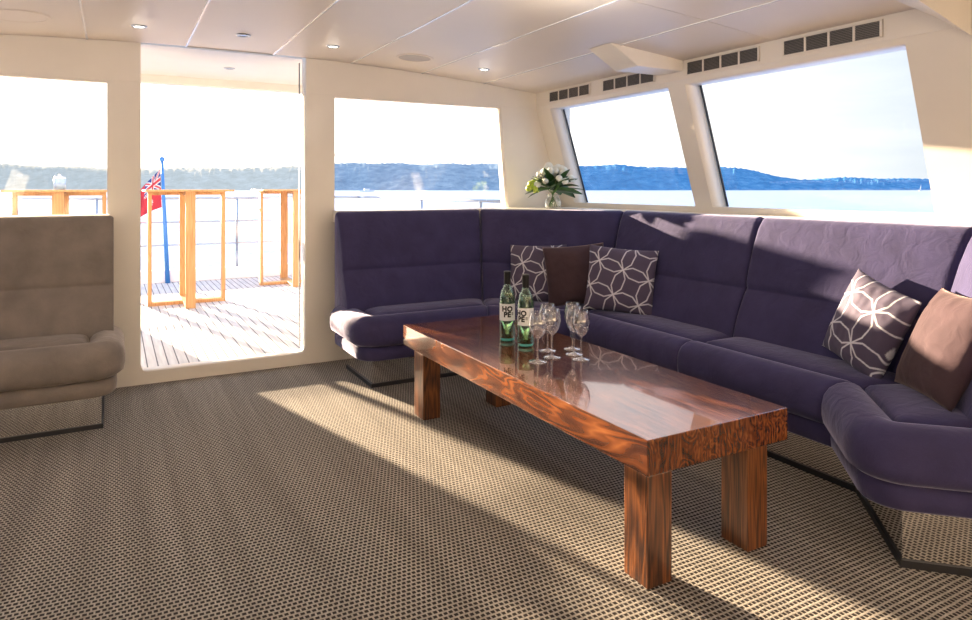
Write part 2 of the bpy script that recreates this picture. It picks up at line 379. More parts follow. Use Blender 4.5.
# ------------------------------------------------------------------ sofas
HB = .975
def lin(a, b, t): return a + (b - a) * t
class Run:
    def __init__(s, pts, mirror=False):
        s.p = [V(q) for q in pts]; s.m = mirror
        s.n = []
        for a, b in zip(s.p, s.p[1:]):
            d = (b - a).normalized(); s.n.append(V((d.y, -d.x)))   # towards the room (runs clockwise)
        s.mv = []
        for i in range(len(s.p)):
            if i == 0: s.mv.append(s.n[0])
            elif i == len(s.p) - 1: s.mv.append(s.n[-1])
            else:
                b = (s.n[i - 1] + s.n[i]).normalized(); s.mv.append(b / b.dot(s.n[i]))
    def at(s, i, o): return s.p[i] + s.mv[i] * o
    def d(s, i): return (s.p[i + 1] - s.p[i]).normalized()
    def f(s, p, z): return V(((2 * MX - p.x) if s.m else p.x, p.y, z))
ROLL = [(.06, .246), (.03, .250), (.006, .268), (0, .298), (0, .335), (.008, .368), (.028, .394), (.058, .409), (.09, .413), (.118, .407), (.138, .396), (.150, .380), (.148, .355), (.12, .30), (.10, .262)]
BAND = [(.10, .168), (.046, .168), (.038, .176), (.034, .21), (.036, .236), (.046, .2455), (.10, .2455)]
FO = .56
def path(run, i, e0, e1, nseg=14):
    """outer edge of section i as (point, inward miter vector, distance to the nearest joint)"""
    last = len(run.p) - 2
    A = run.at(i, FO); B = run.at(i + 1, FO); d = run.d(i); n = run.n[i]; mA = -run.mv[i]; mB = -run.mv[i + 1]
    out = []; Rr = .15
    def arc(corner, dv, sv, rev):
        # corner between the front edge and an end edge; dv points off along the front towards the end
        pts = []
        c = corner - dv * Rr - n * Rr
        for k in range(9):
            t = k / 8 * PI / 2
            w = n * math.cos(t) + dv * math.sin(t)
            pts.append((c + w * Rr, -w))
        end = corner - n * (FO - .01)
        for k in range(1, 6): pts.append((lin(corner - n * Rr, end, k / 5), -dv))
        return pts
    a_end = e0 is not None and i == 0; b_end = e1 is not None and i == last
    if a_end: A2 = A - d * e0; pa = arc(A2, -d, None, True)[::-1]; out += pa; A = A2 + d * Rr; mA = -n
    if b_end: B2 = B + d * e1; pb = arc(B2, d, None, False); B = B2 - d * Rr; mB = -n
    for k in range(0 if not a_end else 1, nseg + (0 if b_end else 1)):
        out.append((lin(A, B, k / nseg), lin(mA, mB, k / nseg)))
    if b_end: out += pb
    return out, a_end, b_end
def sweep(run, pth, prof, mat, name, parent, a_end, b_end, r=.013, w=.022):
    pts = [p for p, m in pth]
    s = [0]
    for a, b in zip(pts, pts[1:]): s.append(s[-1] + (b - a).length)
    T = s[-1]
    # add extra stations close to both ends so that they round off
    st = sorted(set([0, .002, .005, .010, .016, w] + [T - q for q in (0, .002, .005, .010, .016, w)] + [q for q in s if w < q < T - w]))
    cz = sum(q[1] for q in prof) / len(prof); cd = sum(q[0] for q in prof) / len(prof)
    bm = bmesh.new(); g = []
    for q in st:
        k = 0
        while k < len(s) - 2 and s[k + 1] < q: k += 1
        t = (q - s[k]) / max(1e-9, s[k + 1] - s[k]); P = lin(pth[k][0], pth[k + 1][0], t); Mv = lin(pth[k][1], pth[k + 1][1], t)
        e = min(q, T - q); sh = r * (1 - math.sqrt(max(0, 1 - (1 - min(1, e / w)) ** 2)))
        row = []
        for dd, z in prof:
            L = math.hypot(dd - cd, z - cz) or 1
            d2 = dd + (cd - dd) / L * sh; z2 = z + (cz - z) / L * sh
            row.append(bm.verts.new(run.f(P + Mv * d2, z2)))
        g.append(row)
    grid_faces(bm, g, True); bm.faces.new(g[0]); bm.faces.new(g[-1][::-1])
    return bm_obj(name, bm, mat, parent, smooth=True)
def pad(run, i, e0, e1, mat, parent):
    last = len(run.p) - 2; d = run.d(i); n = run.n[i]
    A0 = run.at(i, .0); B0 = run.at(i + 1, .0); A1 = run.at(i, FO - .152); B1 = run.at(i + 1, FO - .152)
    rr = [.03, .03, .03, .03]
    if e0 is not None and i == 0: A1 = A1 - d * (e0 - .152); A0 = A0 - d * (e0 - .152); rr[3] = .04
    if e1 is not None and i == last: B1 = B1 + d * (e1 - .152); B0 = B0 + d * (e1 - .152); rr[2] = .04
    poly = [A0, B0, B1, A1]
    c = sum(poly, V((0, 0))) / 4
    def inset(q):
        out = []
        for k in range(4):
            p = poly[k]; u = (poly[k - 1] - p).normalized(); w = (poly[(k + 1) % 4] - p).normalized()
            sn = abs(u.x * w.y - u.y * w.x); out.append(p + (u + w) * (q / sn))
        return rounded(out, [.03] * 4, 4)
    bm = bmesh.new(); g = []
    for q, z in ((.002, .30), (.002, .372), (.006, .386), (.014, .396), (.03, .403), (.055, .407), (.09, .410), (.12, .411)):
        g.append([bm.verts.new(run.f(V(p), z)) for p in inset(q)])
    grid_faces(bm, g, True); bm.faces.new(g[-1]); bm.faces.new(g[0][::-1])
    return bm_obj('seat_cushion', bm, mat, parent, smooth=True)
def back(run, i, mat, parent):
    prof = [(.20, .34), (.20, .40), (.185, .44), (.150, .52), (.118, .60), (.104, .622), (.100, .628), (.104, .634), (.102, .66), (.075, .74), (.045, .83), (.018, .91), (.004, .945), (-.012, .966), (-.04, .976), (-.07, .970), (-.085, .95), (-.088, .90), (-.088, .34)]
    # a soft bulge above and below the seam
    pr2 = []
    for o, z in prof:
        if o > -.02 and .41 < z < .61: o += .010 * math.sin((z - .40) / .22 * PI)
        if o > -.02 and .64 < z < .95: o += .012 * math.sin((z - .635) / .32 * PI)
        pr2.append((o, z))
    c = (.02, .65); bm = bmesh.new(); g = []; w = .028
    L = (run.p[i + 1] - run.p[i]).length
    st = sorted(set([0, .002, .006, .012, .02, w] + [L - q for q in (0, .002, .006, .012, .02, w)] + [L * k / 16 for k in range(2, 15)]))
    for q in st:
        t = q / L; e = min(q, L - q); sh = .016 * (1 - math.sqrt(max(0, 1 - (1 - min(1, e / w)) ** 2)))
        row = []
        for o, z in pr2:
            so = 1 if o > -.03 else -1
            o2 = o - so * sh; z2 = z - (sh if z > .93 else 0)
            P = lin(run.at(i, o2), run.at(i + 1, o2), lin(.004 / L, 1 - .004 / L, t))
            row.append(bm.verts.new(run.f(P, z2)))
        g.append(row)
    grid_faces(bm, g, True); bm.faces.new(g[0]); bm.faces.new(g[-1][::-1])
    o = bm_obj('backrest', bm, mat, parent, smooth=True)
    return o
def ribbon_prism(run, o0, o1, z0, z1, e0, e1, mat, name, parent):
    """solid that follows the run between two offsets"""
    bm = bmesh.new(); outer = []; inner = []
    last = len(run.p) - 1
    for i in range(last + 1):
        sh = V((0, 0))
        if i == 0: sh = -run.d(0) * e0
        if i == last: sh = run.d(last - 1) * e1
        outer.append(run.at(i, o1) + sh); inner.append(run.at(i, o0) + sh)
    g = [[bm.verts.new(run.f(a, z0)), bm.verts.new(run.f(b, z0)), bm.verts.new(run.f(b, z1)), bm.verts.new(run.f(a, z1))] for a, b in zip(inner, outer)]
    grid_faces(bm, g, True); bm.faces.new(g[0]); bm.faces.new(g[-1][::-1])
    return bm_obj(name, bm, mat, parent)
def sofa(name, pts, mirror, mat, label, e0, e1, s0, s1):
    run = Run(pts, mirror)
    o = empty(name, (0, 0, 0), label, 'sofa')
    ribbon_prism(run, -.04, .425, .022, .171, s0, s1, M['mirror'], 'mirrored_plinth', o)
    ribbon_prism(run, -.045, .432, 0.0, .022, s0 + .007, s1 + .007, M['dark'], 'kick_strip', o)
    for i in range(len(pts) - 1):
        p, ae, be = path(run, i, e0, e1)
        pd = pad(run, i, e0, e1, mat, o)
        sweep(run, p, ROLL, mat, 'bolster', pd, ae, be)
        sweep(run, p, BAND, mat, 'seat_base', o, ae, be, r=.004, w=.006)
        back(run, i, mat, o)
    return run
PTS = [(1.19, 4.05), (2.18, 4.05), (2.82, 3.35), (2.82, 2.30), (2.82, 1.345), (2.345, .860)]
run = sofa('corner_sofa', PTS, False, M['sofa'], 'long purple velvet corner sofa wrapping round the coffee table under the windows', .055, .055, -.075, 0)
sofa('lounge_sofa', [(1.212, 4.05)] + PTS[1:4], True, M['sofa2'], 'high-backed velvet sofa, coloured lighter for haze and sky light, at the left, beside the open doorway', .045, .055, -.053, 0)

# window ledge behind the sofa backs
for nm, mi in (('trim_40', False), ('trim_41', True)):
    r2 = Run(PTS, mi); bm = bmesh.new()
    inner = [r2.at(i, -.092) for i in range(6)]
    poly = [V((1.235, 4.142)), V((2.21, 4.142))] + [r2.at(k, -.10) for k in (2, 3)] + [V((2.92, 1.0)), V((3.045, 1.0)), V((3.045, 4.305)), V((1.235, 4.305))]
    vs = [r2.f(p, .90) for p in poly]; vt = [r2.f(p, .975) for p in poly]
    a = [bm.verts.new(v) for v in vs]; b = [bm.verts.new(v) for v in vt]
    bm.faces.new(a); bm.faces.new(b[::-1])
    for k in range(len(a)): bm.faces.new((a[k], a[(k + 1) % len(a)], b[(k + 1) % len(a)], b[k]))
    bm_obj(nm, bm, M['cream'], kind='structure')

# ------------------------------------------------------------------ coffee table
t = empty('coffee_table', (1.595, 2.34, 0), 'long low varnished dark wood coffee table with thick top', 'coffee table')
bm = bmesh.new(); box(bm, -.295, .295, -.91, .91, .314, .416, .003); bm_obj('tabletop', bm, M['ttop'], t)
for x0, x1, y0, y1 in ((-.294, -.204, -.909, -.809), (.110, .198, -.909, -.805), (-.294, -.204, .655, .765), (.110, .198, .655, .765)):
    bm = bmesh.new(); box(bm, x0, x1, y0, y1, 0, .3135, .002); bm_obj('leg', bm, M['tleg'], t)

# ------------------------------------------------------------------ bottles and glasses
def text_mesh(body, size, mapf, mat, name, parent, thick=.0):
    cu = bpy.data.curves.new('txt', 'FONT'); cu.body = body; cu.size = size; cu.align_x = 'CENTER'; cu.align_y = 'CENTER'; cu.offset = thick
    cu.space_line = .80; cu.space_character = 1.06; cu.resolution_u = 3
    o = bpy.data.objects.new('txt', cu); C.objects.link(o); bpy.context.view_layer.update()
    me = bpy.data.meshes.new_from_object(o.evaluated_get(bpy.context.evaluated_depsgraph_get())); bpy.data.objects.remove(o)
    bm = bmesh.new(); bm.from_mesh(me); bpy.data.meshes.remove(me)
    bmesh.ops.triangulate(bm, faces=bm.faces[:]); bmesh.ops.subdivide_edges(bm, edges=[e for e in bm.edges if e.calc_length() > .006], cuts=2)
    for v in bm.verts: v.co = mapf(v.co.x, v.co.y)
    return bm_obj(name, bm, mat, parent)
def bottle(x, y, label, face, text):
    h = .338; o = empty('wine_bottle', (x, y, .4162), label, 'wine bottle', 'wine bottles on the coffee table')
    r = .0378
    prof = [(0, .012), (.020, .008), (.030, .001), (r - .003, 0), (r, .005), (r, .185), (r - .002, .205), (.030, .232), (.019, .250), (.0148, .264), (.0140, .312), (.0150, .313), (.0150, .319), (.0105, .320), (.0105, .266), (.016, .248), (.027, .228), (r - .006, .203), (r - .0045, .18), (r - .0045, .016), (.022, .022), (0, .030)]
    bm = bmesh.new(); lathe(bm, prof); b = bm_obj('bottle_glass', bm, M['bottle'], o, smooth=True)
    bm = bmesh.new(); lathe(bm, [(0, .0390), (.009, .038), (.021, .032), (r - .0095, .0200), (r - .005, .0175), (r - .005, .18), (r - .0065, .202), (r - .012, .219), (0, .219)]); bm_obj('wine', bm, M['wine'], o, smooth=True)
    bm = bmesh.new(); lathe(bm, [(0, .006), (.020, .006), (r - .007, .004), (r - .0052, .008), (r - .0052, .016), (r - .010, .019), (.020, .031), (.008, .037), (0, .038)], 40); bm_obj('base_band', bm, M['aqua'], o, smooth=True)
    bm = bmesh.new(); lathe(bm, [(.0152, .262), (.0156, .264), (.0156, .312), (.0160, .313), (.0160, .3205), (0, .3208)]); bm_obj('capsule', bm, M['capsule'], o, smooth=True)
    rr = r + .0006; bm = bmesh.new(); g = []
    for k in range(33):
        a = face + lin(-1.15, 1.15, k / 32); g.append([bm.verts.new((rr * math.cos(a), rr * math.sin(a), z)) for z in (.098, .175)])
    grid_faces(bm, g); lb = bm_obj('label', bm, M['label'], o, smooth=True)
    def mf(u, v, rr=r + .0011, z0=.0):
        a = face + text + u / rr; return V((rr * math.cos(a), rr * math.sin(a), v + z0))
    text_mesh('HO\nPE', .032, lambda u, v: mf(u, v, z0=.1385), M['ink'], 'lettering', lb, .0017)
    bm = bmesh.new()
    for zz in (.134, .129, .124):
        vs = [mf(u, 0, z0=zz + q) for u, q in ((.020, 0), (.030, 0), (.030, .0025), (.020, .0025))]
        bm.faces.new([bm.verts.new(v) for v in vs])
    bm_obj('small_print', bm, M['ink'], lb)
    return o
cam_dir = lambda x, y: math.atan2(-y, -x)
bottle(1.585, 2.680, 'left wine bottle on the coffee table, the one further from the glasses', cam_dir(1.585, 2.680), 0)
bottle(1.600, 2.545, 'right wine bottle on the coffee table, standing next to the wine glasses', cam_dir(1.600, 2.545), -.55)
def glass_mesh():
    bm = bmesh.new(); t_ = .0016
    out = [(0, 0), (.036, 0), (.0375, .0015), (.036, .003), (.020, .0055), (.007, .010), (.0042, .018), (.0036, .05), (.0038, .085), (.006, .094), (.016, .102), (.027, .116), (.0340, .132), (.0368, .148), (.0362, .168), (.0325, .186), (.0285, .202)]
    inn = [(.0278, .2025), (.0273, .202), (.0313, .186), (.0350, .168), (.0356, .148), (.0328, .133), (.0258, .1175), (.0145, .1045), (.005, .097), (0, .096)]
    lathe(bm, out + inn, 36); bmesh.ops.recalc_face_normals(bm, faces=bm.faces[:])
    me = bpy.data.meshes.new('wine_glass'); bm.to_mesh(me); bm.free()
    for f in me.polygons: f.use_smooth = True
    me.materials.append(M['crystal']); return me
gm = glass_mesh()
GL = [(1.4985, 2.292, 'front-left empty wine glass, nearest to the bottles and camera'), (1.640, 2.430, 'empty wine glass behind, between the front-left and middle glasses'),
      (1.590, 2.325, 'middle front empty wine glass on the table'), (1.752, 2.404, 'rearmost empty wine glass, at the back right of the cluster'),
      (1.702, 2.322, 'empty wine glass overlapping just in front of the rearmost glass'), (1.676, 2.238, 'front-right empty wine glass, rightmost of the cluster')]
for x, y, lb in GL:
    o = bpy.data.objects.new('wine_glass', gm); C.objects.link(o); o.location = (x, y, .4162)
    tag(o, lb, 'wine glass', 'wine glasses on the coffee table')

# ------------------------------------------------------------------ pillows
def segs(s):
    """overlapping ring pattern in one lattice cell, as segments"""
    q = []
    a, b = .40, .20
    for cx in range(-3, 4):
        for cy in range(-3, 4):
            c = V((cx * s, cy * s))
            nodes = [V((.5, .5)), V((a + .30, b)), V((a + .30, -b)), V((.5, -.5))]
            for k in range(4):
                an = PI / 2 * k; rot = Matrix.Rotation(an, 2)
                pp = [c + rot @ (n_ * s) for n_ in nodes]
                for u, v in zip(pp, pp[1:]): q.append((u, v))
    return q
def dist(p, a, b):
    ab = b - a; t = max(0, min(1, (p - a).dot(ab) / ab.length_squared)); return (p - a - ab * t).length
def pillow(name, loc, normal, roll, size, thick, mat, label, seed, pattern=None, up=(0, 0, 1), plump=1.0, group=None):
    rn = random.Random(seed); n_ = 140 if pattern else 36
    bm = bmesh.new(); lay = bm.loops.layers.color.new('pattern') if False else None
    w, h = size; pos = []
    def shape(u, v, side):
        eu = 1 - abs(u) ** 2.6; ev = 1 - abs(v) ** 2.6
        t = (max(0, eu) ** .55) * (max(0, ev) ** .55)
        px = u * w / 2 * (1 - .055 * (1 - v * v) * abs(u) ** 3 + .0); py = v * h / 2 * (1 - .055 * (1 - u * u) * abs(v) ** 3)
        wr = .006 * noise.noise(V((u * 2.1 + seed, v * 2.1, side))) + .0025 * noise.noise(V((u * 6 + seed, v * 6, side)))
        return V((px, py, side * (t * thick / 2 + wr * min(1, t * 2)) * plump + .012 * math.sin(u * 2 + seed) * (v) * .5))
    col = {}
    ss = segs(pattern[0]) if pattern else None
    def cell(u, v, side):
        vt = bm.verts.new(shape(u, v, side))
        return vt
    front = [[cell(lin(-1, 1, i / n_), lin(-1, 1, j / n_), 1) for j in range(n_ + 1)] for i in range(n_ + 1)]
    bk = [[front[i][j] if i in (0, n_) or j in (0, n_) else cell(lin(-1, 1, i / n_), lin(-1, 1, j / n_), -1) for j in range(n_ + 1)] for i in range(n_ + 1)]
    grid_faces(bm, front); grid_faces(bm, [r[::-1] for r in bk])
    bm.verts.index_update(); cols = None
    if pattern:
        s, rot, off, line, base = pattern; Rm = Matrix.Rotation(rot, 2); cols = []
        near = [(a, b, (a + b) / 2) for a, b in ss]
        for v in bm.verts:
            p = Rm @ V((v.co.x, v.co.y)) + V(off)
            p = V(((p.x + s / 2) % s - s / 2, (p.y + s / 2) % s - s / 2))
            dm = min((dist(p, a, b) for a, b, c in near if abs(c.x) < s and abs(c.y) < s), default=1)
            f = max(0, min(1, (.0032 - dm) / .0016 + .5)); cols.append(tuple(lin(base[k], line[k], f) for k in range(3)))
    bmesh.ops.recalc_face_normals(bm, faces=bm.faces[:])
    me = bpy.data.meshes.new(name); bm.to_mesh(me); bm.free()
    if cols:
        at = me.color_attributes.new('pattern', 'FLOAT_COLOR', 'POINT')
        for k, c in enumerate(cols): at.data[k].color = (*c, 1)
    z = V(normal).normalized(); x = V(up).cross(z).normalized(); y = z.cross(x)
    o = link(name, me, mat, smooth=True)
    o.matrix_world = Matrix.Translation(loc) @ Matrix((x, y, z)).transposed().to_4x4() @ Matrix.Rotation(roll, 4, 'Z')
    return tag(o, label, 'cushion', group)
LINE = (.72, .70, .76); BASE = (.085, .062, .115)
PAT = lambda rot, off: (.150, rot, off, LINE, BASE)
PIL = [
 ('throw_pillow', (2.340, 3.588, .580), (-.72, -.66, .28), .03, (.37, .37), .13, M['patt'], 'patterned cushion in the far corner, behind the wine bottles', 1, PAT(.35, (.02, .05))),
 ('throw_pillow', (2.470, 3.350, .590), (-.50, -.84, .25), .09, (.38, .37), .13, M['brown'], 'plain brown cushion between two patterned ones in the far corner', 2, None),
 ('throw_pillow', (2.550, 3.032, .590), (-.72, -.62, .24), -.06, (.40, .38), .14, M['patt'], 'patterned cushion on the sofa directly behind the wine glasses', 3, PAT(.3, (.07, .02))),
 ('throw_pillow', (2.605, 1.610, .578), (-.93, .26, .32), -.26, (.34, .36), .13, M['patt'], 'patterned cushion leaning over at the right end of the sofa', 4, PAT(.15, (.03, .0))),
 ('throw_pillow', (2.500, 1.272, .580), (-.66, .50, .40), .03, (.38, .39), .13, M['brown'], 'plain brown cushion at the right edge beside the leaning patterned one', 5, None),
]
for p in PIL: pillow(*p, group='throw pillows on the corner sofa')

# ------------------------------------------------------------------ flowers in a vase
v = empty('flower_vase', (2.695, 3.93, .976), 'clear glass vase of white flowers and dark leaves on the corner ledge', 'vase of flowers')
bm = bmesh.new(); lathe(bm, [(0, 0), (.045, 0), (.056, .012), (.060, .035), (.054, .06), (.040, .078), (.040, .09), (.048, .10), (.046, .10), (.037, .09), (.037, .078), (.051, .06), (.056, .036), (.052, .014), (.042, .006), (0, .006)], 32)
bm_obj('vase', bm, M['vase'], v, smooth=True)
rf = random.Random(4)
for k in range(9):
    a = rf.uniform(0, 6.28); bm = bmesh.new(); e = V((.12 * math.cos(a), .12 * math.sin(a), .2))
    tube(bm, [V((-.03 * math.cos(a), -.03 * math.sin(a), .012)), V((0, 0, .095)) + e * .05, e * .6 + V((0, 0, .06))], .003, 6); bm_obj('stem', bm, M['stem'], v, smooth=True)
def leaf(bm, base, dirv, L, W, droop):
    d = V(dirv).normalized(); s = d.cross(V((0, 0, 1)) + V((rf.uniform(-.6, .6), rf.uniform(-.6, .6), 0))).normalized(); up = s.cross(d)
    g = []
    for i in range(9):
        t = i / 8; w = W * math.sin(PI * min(1, t * .93 + .04)) ** .8; c = V(base) + d * L * t - V((0, 0, droop * t * t))
        g.append([bm.verts.new(c + s * w * q + up * (.25 * w * abs(q))) for q in (-1, -.5, 0, .5, 1)])
    grid_faces(bm, g)
side = V((.876, -.482, 0)); tow = V((-.5, -.87, 0))
for k in range(34):
    a = rf.uniform(0, 6.28); el = rf.uniform(-.15, 1.1); d = V((math.cos(a) * math.cos(el), math.sin(a) * math.cos(el), math.sin(el)))
    bm = bmesh.new(); leaf(bm, V((0, 0, .135)) + d * .03, d, rf.uniform(.12, .185), rf.uniform(.024, .040), rf.uniform(0, .05))
    bm_obj('leaf', bm, M['leaf'], v, smooth=True)
for dv, L in ((side * 1 + V((0, 0, .12)), .235), (side * 1 + tow * .3 + V((0, 0, .0)), .21), (side * .9 + V((0, 0, .55)), .20), (-side * .8 + V((0, 0, .7)), .19), (-side + V((0, 0, .2)), .20)):
    bm = bmesh.new(); leaf(bm, (0, 0, .13), dv, L, .036, .03); bm_obj('leaf', bm, M['leaf'], v, smooth=True)
def bloom(c, r, mat, npet=9):
    bm = bmesh.new()
    for k in range(npet * 3):
        a = rf.uniform(0, 6.28); el = rf.uniform(-.3, 1.5); d = V((math.cos(a) * math.cos(el), math.sin(a) * math.cos(el), math.sin(el)))
        s = d.orthogonal().normalized(); u = d.cross(s); ang = rf.uniform(0, 6.28); s2 = s * math.cos(ang) + u * math.sin(ang); u2 = d.cross(s2)
        p = V(c) + d * r * .75; w = r * .55
        g = [[bm.verts.new(p + s2 * w * x + u2 * w * y - d * w * .7 * (x * x + y * y)) for x in (-.8, -.3, .3, .8)] for y in (-.8, -.3, .3, .8)]
        grid_faces(bm, g)
    bm_obj('bloom', bm, mat, v, smooth=True)
for k in range(34):
    a = rf.uniform(0, 6.28); el = rf.uniform(-.05, 1.45); rad = .125
    d = V((math.cos(a) * math.cos(el), math.sin(a) * math.cos(el), math.sin(el) * 1.15)); bloom(V((0, 0, .145)) + d * rad * rf.uniform(.85, 1.15), rf.uniform(.030, .042), M['petal'])
for k in range(12):
    d = -side * rf.uniform(.10, .17) + tow * rf.uniform(0, .06); bloom(V((0, 0, rf.uniform(.12, .19))) + d, rf.uniform(.026, .036), M['limeleaf'])

# ------------------------------------------------------------------ ceiling fittings
def tilt(x): return math.atan(.048 * (x - .6))
def fitting(name, x, y, label, cat, group, on=True, z=None):
    o = empty(name, (x, y, (zc(x) if z is None else z) - .0005), label, cat, group); o.rotation_euler = (0, tilt(x) if z is None else 0, 0)
    bm = bmesh.new(); lathe(bm, [(.024, -.001), (.026, -.006), (.034, -.006), (.037, -.003), (.038, 0)], 32); bm_obj('trim_ring', bm, M['steel'], o, smooth=True)
    bm = bmesh.new(); lathe(bm, [(0, -.003), (.0245, -.003), (.0245, 0)], 28); bm_obj('lamp_lens', bm, M['lamp'] if on else M['lampoff'], o)
    return o
DG = 'downlights in the ceiling'
fitting('downlight', .108, 3.87, 'lit ceiling downlight just left of the doorway top', 'downlight', DG)
fitting('downlight', .612, 3.85, 'unlit dark ceiling downlight above the doorway', 'downlight', DG, False)
fitting('downlight', 1.112, 3.87, 'lit ceiling downlight over the post right of the doorway', 'downlight', DG)
fitting('downlight', 2.112, 3.87, 'lit ceiling downlight over the right end of the aft window', 'downlight', DG)
fitting('downlight', .70, 5.0, 'tiny downlight in the white deck overhang outside the doorway', 'downlight', None, False, z=1.958)
def speaker(x, y, r, label):
    o = empty('ceiling_speaker', (x, y, zc(x) - .0005), label, 'speaker', 'round ceiling speakers'); o.rotation_euler = (0, tilt(x), 0)
    bm = bmesh.new(); lathe(bm, [(r * .84, -.001), (r * .86, -.005), (r * .97, -.005), (r, 0)], 48); bm_obj('speaker_rim', bm, M['ceil'], o, smooth=True)
    bm = bmesh.new(); lathe(bm, [(0, -.004), (r * .845, -.003), (r * .845, 0)], 48); bm_obj('grille', bm, M['grille'] if x > 0 else M['ceil'], o)
speaker(1.625, 3.87, .115, 'round grey ceiling speaker over the aft window')
speaker(-.40, 3.83, .135, 'round cream ceiling speaker at the upper left')
# vents on the starboard header
VL = ['air vent nearest the flowers, leftmost on the header', 'air vent left of the ceiling arm, second from the flowers', 'air vent between the two ceiling arms, left one', 'rightmost air vent above the big right window']
for (y0, y1), lb in zip(((3.64, 4.12), (3.02, 3.50), (2.28, 2.76), (1.67, 2.14)), VL):
    o = empty('air_vent', (2.80, (y0 + y1) / 2, 1.785), lb, 'air vent', 'air vents on the header'); h = (y1 - y0) / 2
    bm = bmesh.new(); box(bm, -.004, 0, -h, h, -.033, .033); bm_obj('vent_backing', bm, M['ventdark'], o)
    bm = bmesh.new()
    for k in range(5):
        yy = -h + 2 * h * k / 4; box(bm, -.009, -.003, yy - .005, yy + .005, -.036, .036)
    box(bm, -.009, -.003, -h - .005, h + .005, .033, .038); box(bm, -.009, -.003, -h - .005, h + .005, -.038, -.033)
    bm_obj('vent_frame', bm, M['cream'], o)
    bm = bmesh.new()
    for k in range(9):
        z = -.029 + k * .0072; box(bm, -.0075, -.0035, -h, h, z - .0016, z + .0016)
    bm_obj('louvres', bm, M['vent'], o)

# ------------------------------------------------------------------ aft deck
bm = bmesh.new(); box(bm, -2.2, 3.3, YA + WT - .0, 8.75, -.05, .03); bm_obj('deck', bm, M['deck'], kind='structure')
bm = bmesh.new(); box(bm, -2.2, 3.3, 8.58, 8.75, .03, .17, .01); bm_obj('stern_coaming', bm, M['white'], kind='structure')
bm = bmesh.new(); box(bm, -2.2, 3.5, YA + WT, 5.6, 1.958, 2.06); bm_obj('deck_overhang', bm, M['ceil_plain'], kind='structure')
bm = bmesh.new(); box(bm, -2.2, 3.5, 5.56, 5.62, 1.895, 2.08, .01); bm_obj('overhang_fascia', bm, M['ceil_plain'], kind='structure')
for nm, x0, x1 in (('side_coaming_port', -2.2, -2.05), ('side_coaming_starboard', 3.15, 3.3)):
    bm = bmesh.new(); box(bm, x0, x1, YA + WT, 8.58, .03, .17, .01); bm_obj(nm, bm, M['white'], kind='structure')
rl = empty('deck_railing', (0, 0, 0), 'polished steel stern railing round the outside deck', 'railing')
def railpath(off, z):
    xs, ys, r = 3.02 - off, 8.66 - off, .5
    pts = [(xs, 4.6, z), (xs, 6.3, z), (xs, ys - r, z)] + [(xs - r + r * math.cos(a), ys - r + r * math.sin(a), z) for a in [PI / 2 * k / 8 for k in range(1, 9)]]
    pts += [(1.3, ys, z), (-.1, ys, z), (2 * MX - (xs - r), ys, z)] 
    pts += [(2 * MX - xs + r - r * math.sin(a), ys - r + r * math.cos(a), z) for a in [PI / 2 * k / 8 for k in range(1, 9)]] + [(2 * MX - xs, 4.6, z)]
    return pts
for z, r in ((1.0, .015), (.722, .010), (.455, .010)):
    bm = bmesh.new(); tube(bm, railpath(0, z), r, 10); bm_obj('rail', bm, M['steel'], rl, smooth=True)
for x, y in ((1.30, 8.66), (-.18, 8.66), (2.45, 8.66), (-1.24, 8.66), (3.02, 7.0), (3.02, 5.6), (3.02, 4.62), (-1.81, 7.0), (-1.81, 5.6)):
    bm = bmesh.new(); tube(bm, [(x, y, .17 if y > 8.6 else .03), (x, y, 1.0)], .016, 10); bm_obj('post', bm, M['steel'], rl, smooth=True)
def bar_table(x, y, label, rz=0):
    o = empty('bar_table', (x, y, .03), label, 'bar table', 'teak bar tables on the deck', rz)
    H = 1.075; a = .335; b = .042; t_ = .032
    bm = bmesh.new(); box(bm, -.37, .37, -.37, .37, H - .018, H, .003); bm_obj('tabletop', bm, M['teak'], o)
    for fr in (0, 1):
        bm = bmesh.new()
        hh = H - .0185; zo = 0 if fr == 0 else .0
        def bx(u0, u1, z0, z1, bb):
            if fr == 0: box(bm, u0, u1, -bb, bb, z0, z1, .002)
            else: box(bm, -bb, bb, u0, u1, z0, z1, .002)
        bx(-a, -a + t_, zo, hh, b); bx(a - t_, a, zo, hh, b)
        if fr == 0: bx(-a + t_, a - t_, 0, t_, b); bx(-a + t_, a - t_, hh - t_, hh, b)
        else:
            for s in (-1, 1):
                u0, u1 = (b + .001, a - t_) if s > 0 else (-a + t_, -b - .001)
                bx(u0, u1, 0, t_, b); bx(u0, u1, hh - t_, hh, b)
        bm_obj('leg_frame', bm, M['teak'], o)
    return o
bar_table(.600, 6.97, 'tall teak bar table in the middle of the open doorway view')
bar_table(1.755, 7.85, 'tall teak bar table half hidden by the right door post')
bar_table(-.40, 6.72, 'tall teak bar table seen through the left window over the left sofa')
o = empty('ice_bucket', (-.40, 6.60, 1.106), 'small pale blue container standing on the left bar table', 'container')
bm = bmesh.new(); lathe(bm, [(0, 0), (.035, 0), (.042, .004), (.045, .09), (.043, .09), (.040, .01), (0, .01)], 24); bm_obj('body', bm, plain('pale_blue_plastic', (.42, .58, .80), .4), o, smooth=True)
bm = bmesh.new(); lathe(bm, [(.0445, .0905), (.04, .105), (.012, .112), (.008, .125), (0, .126)], 24); bm_obj('lid', bm, M['white'], o, smooth=True)
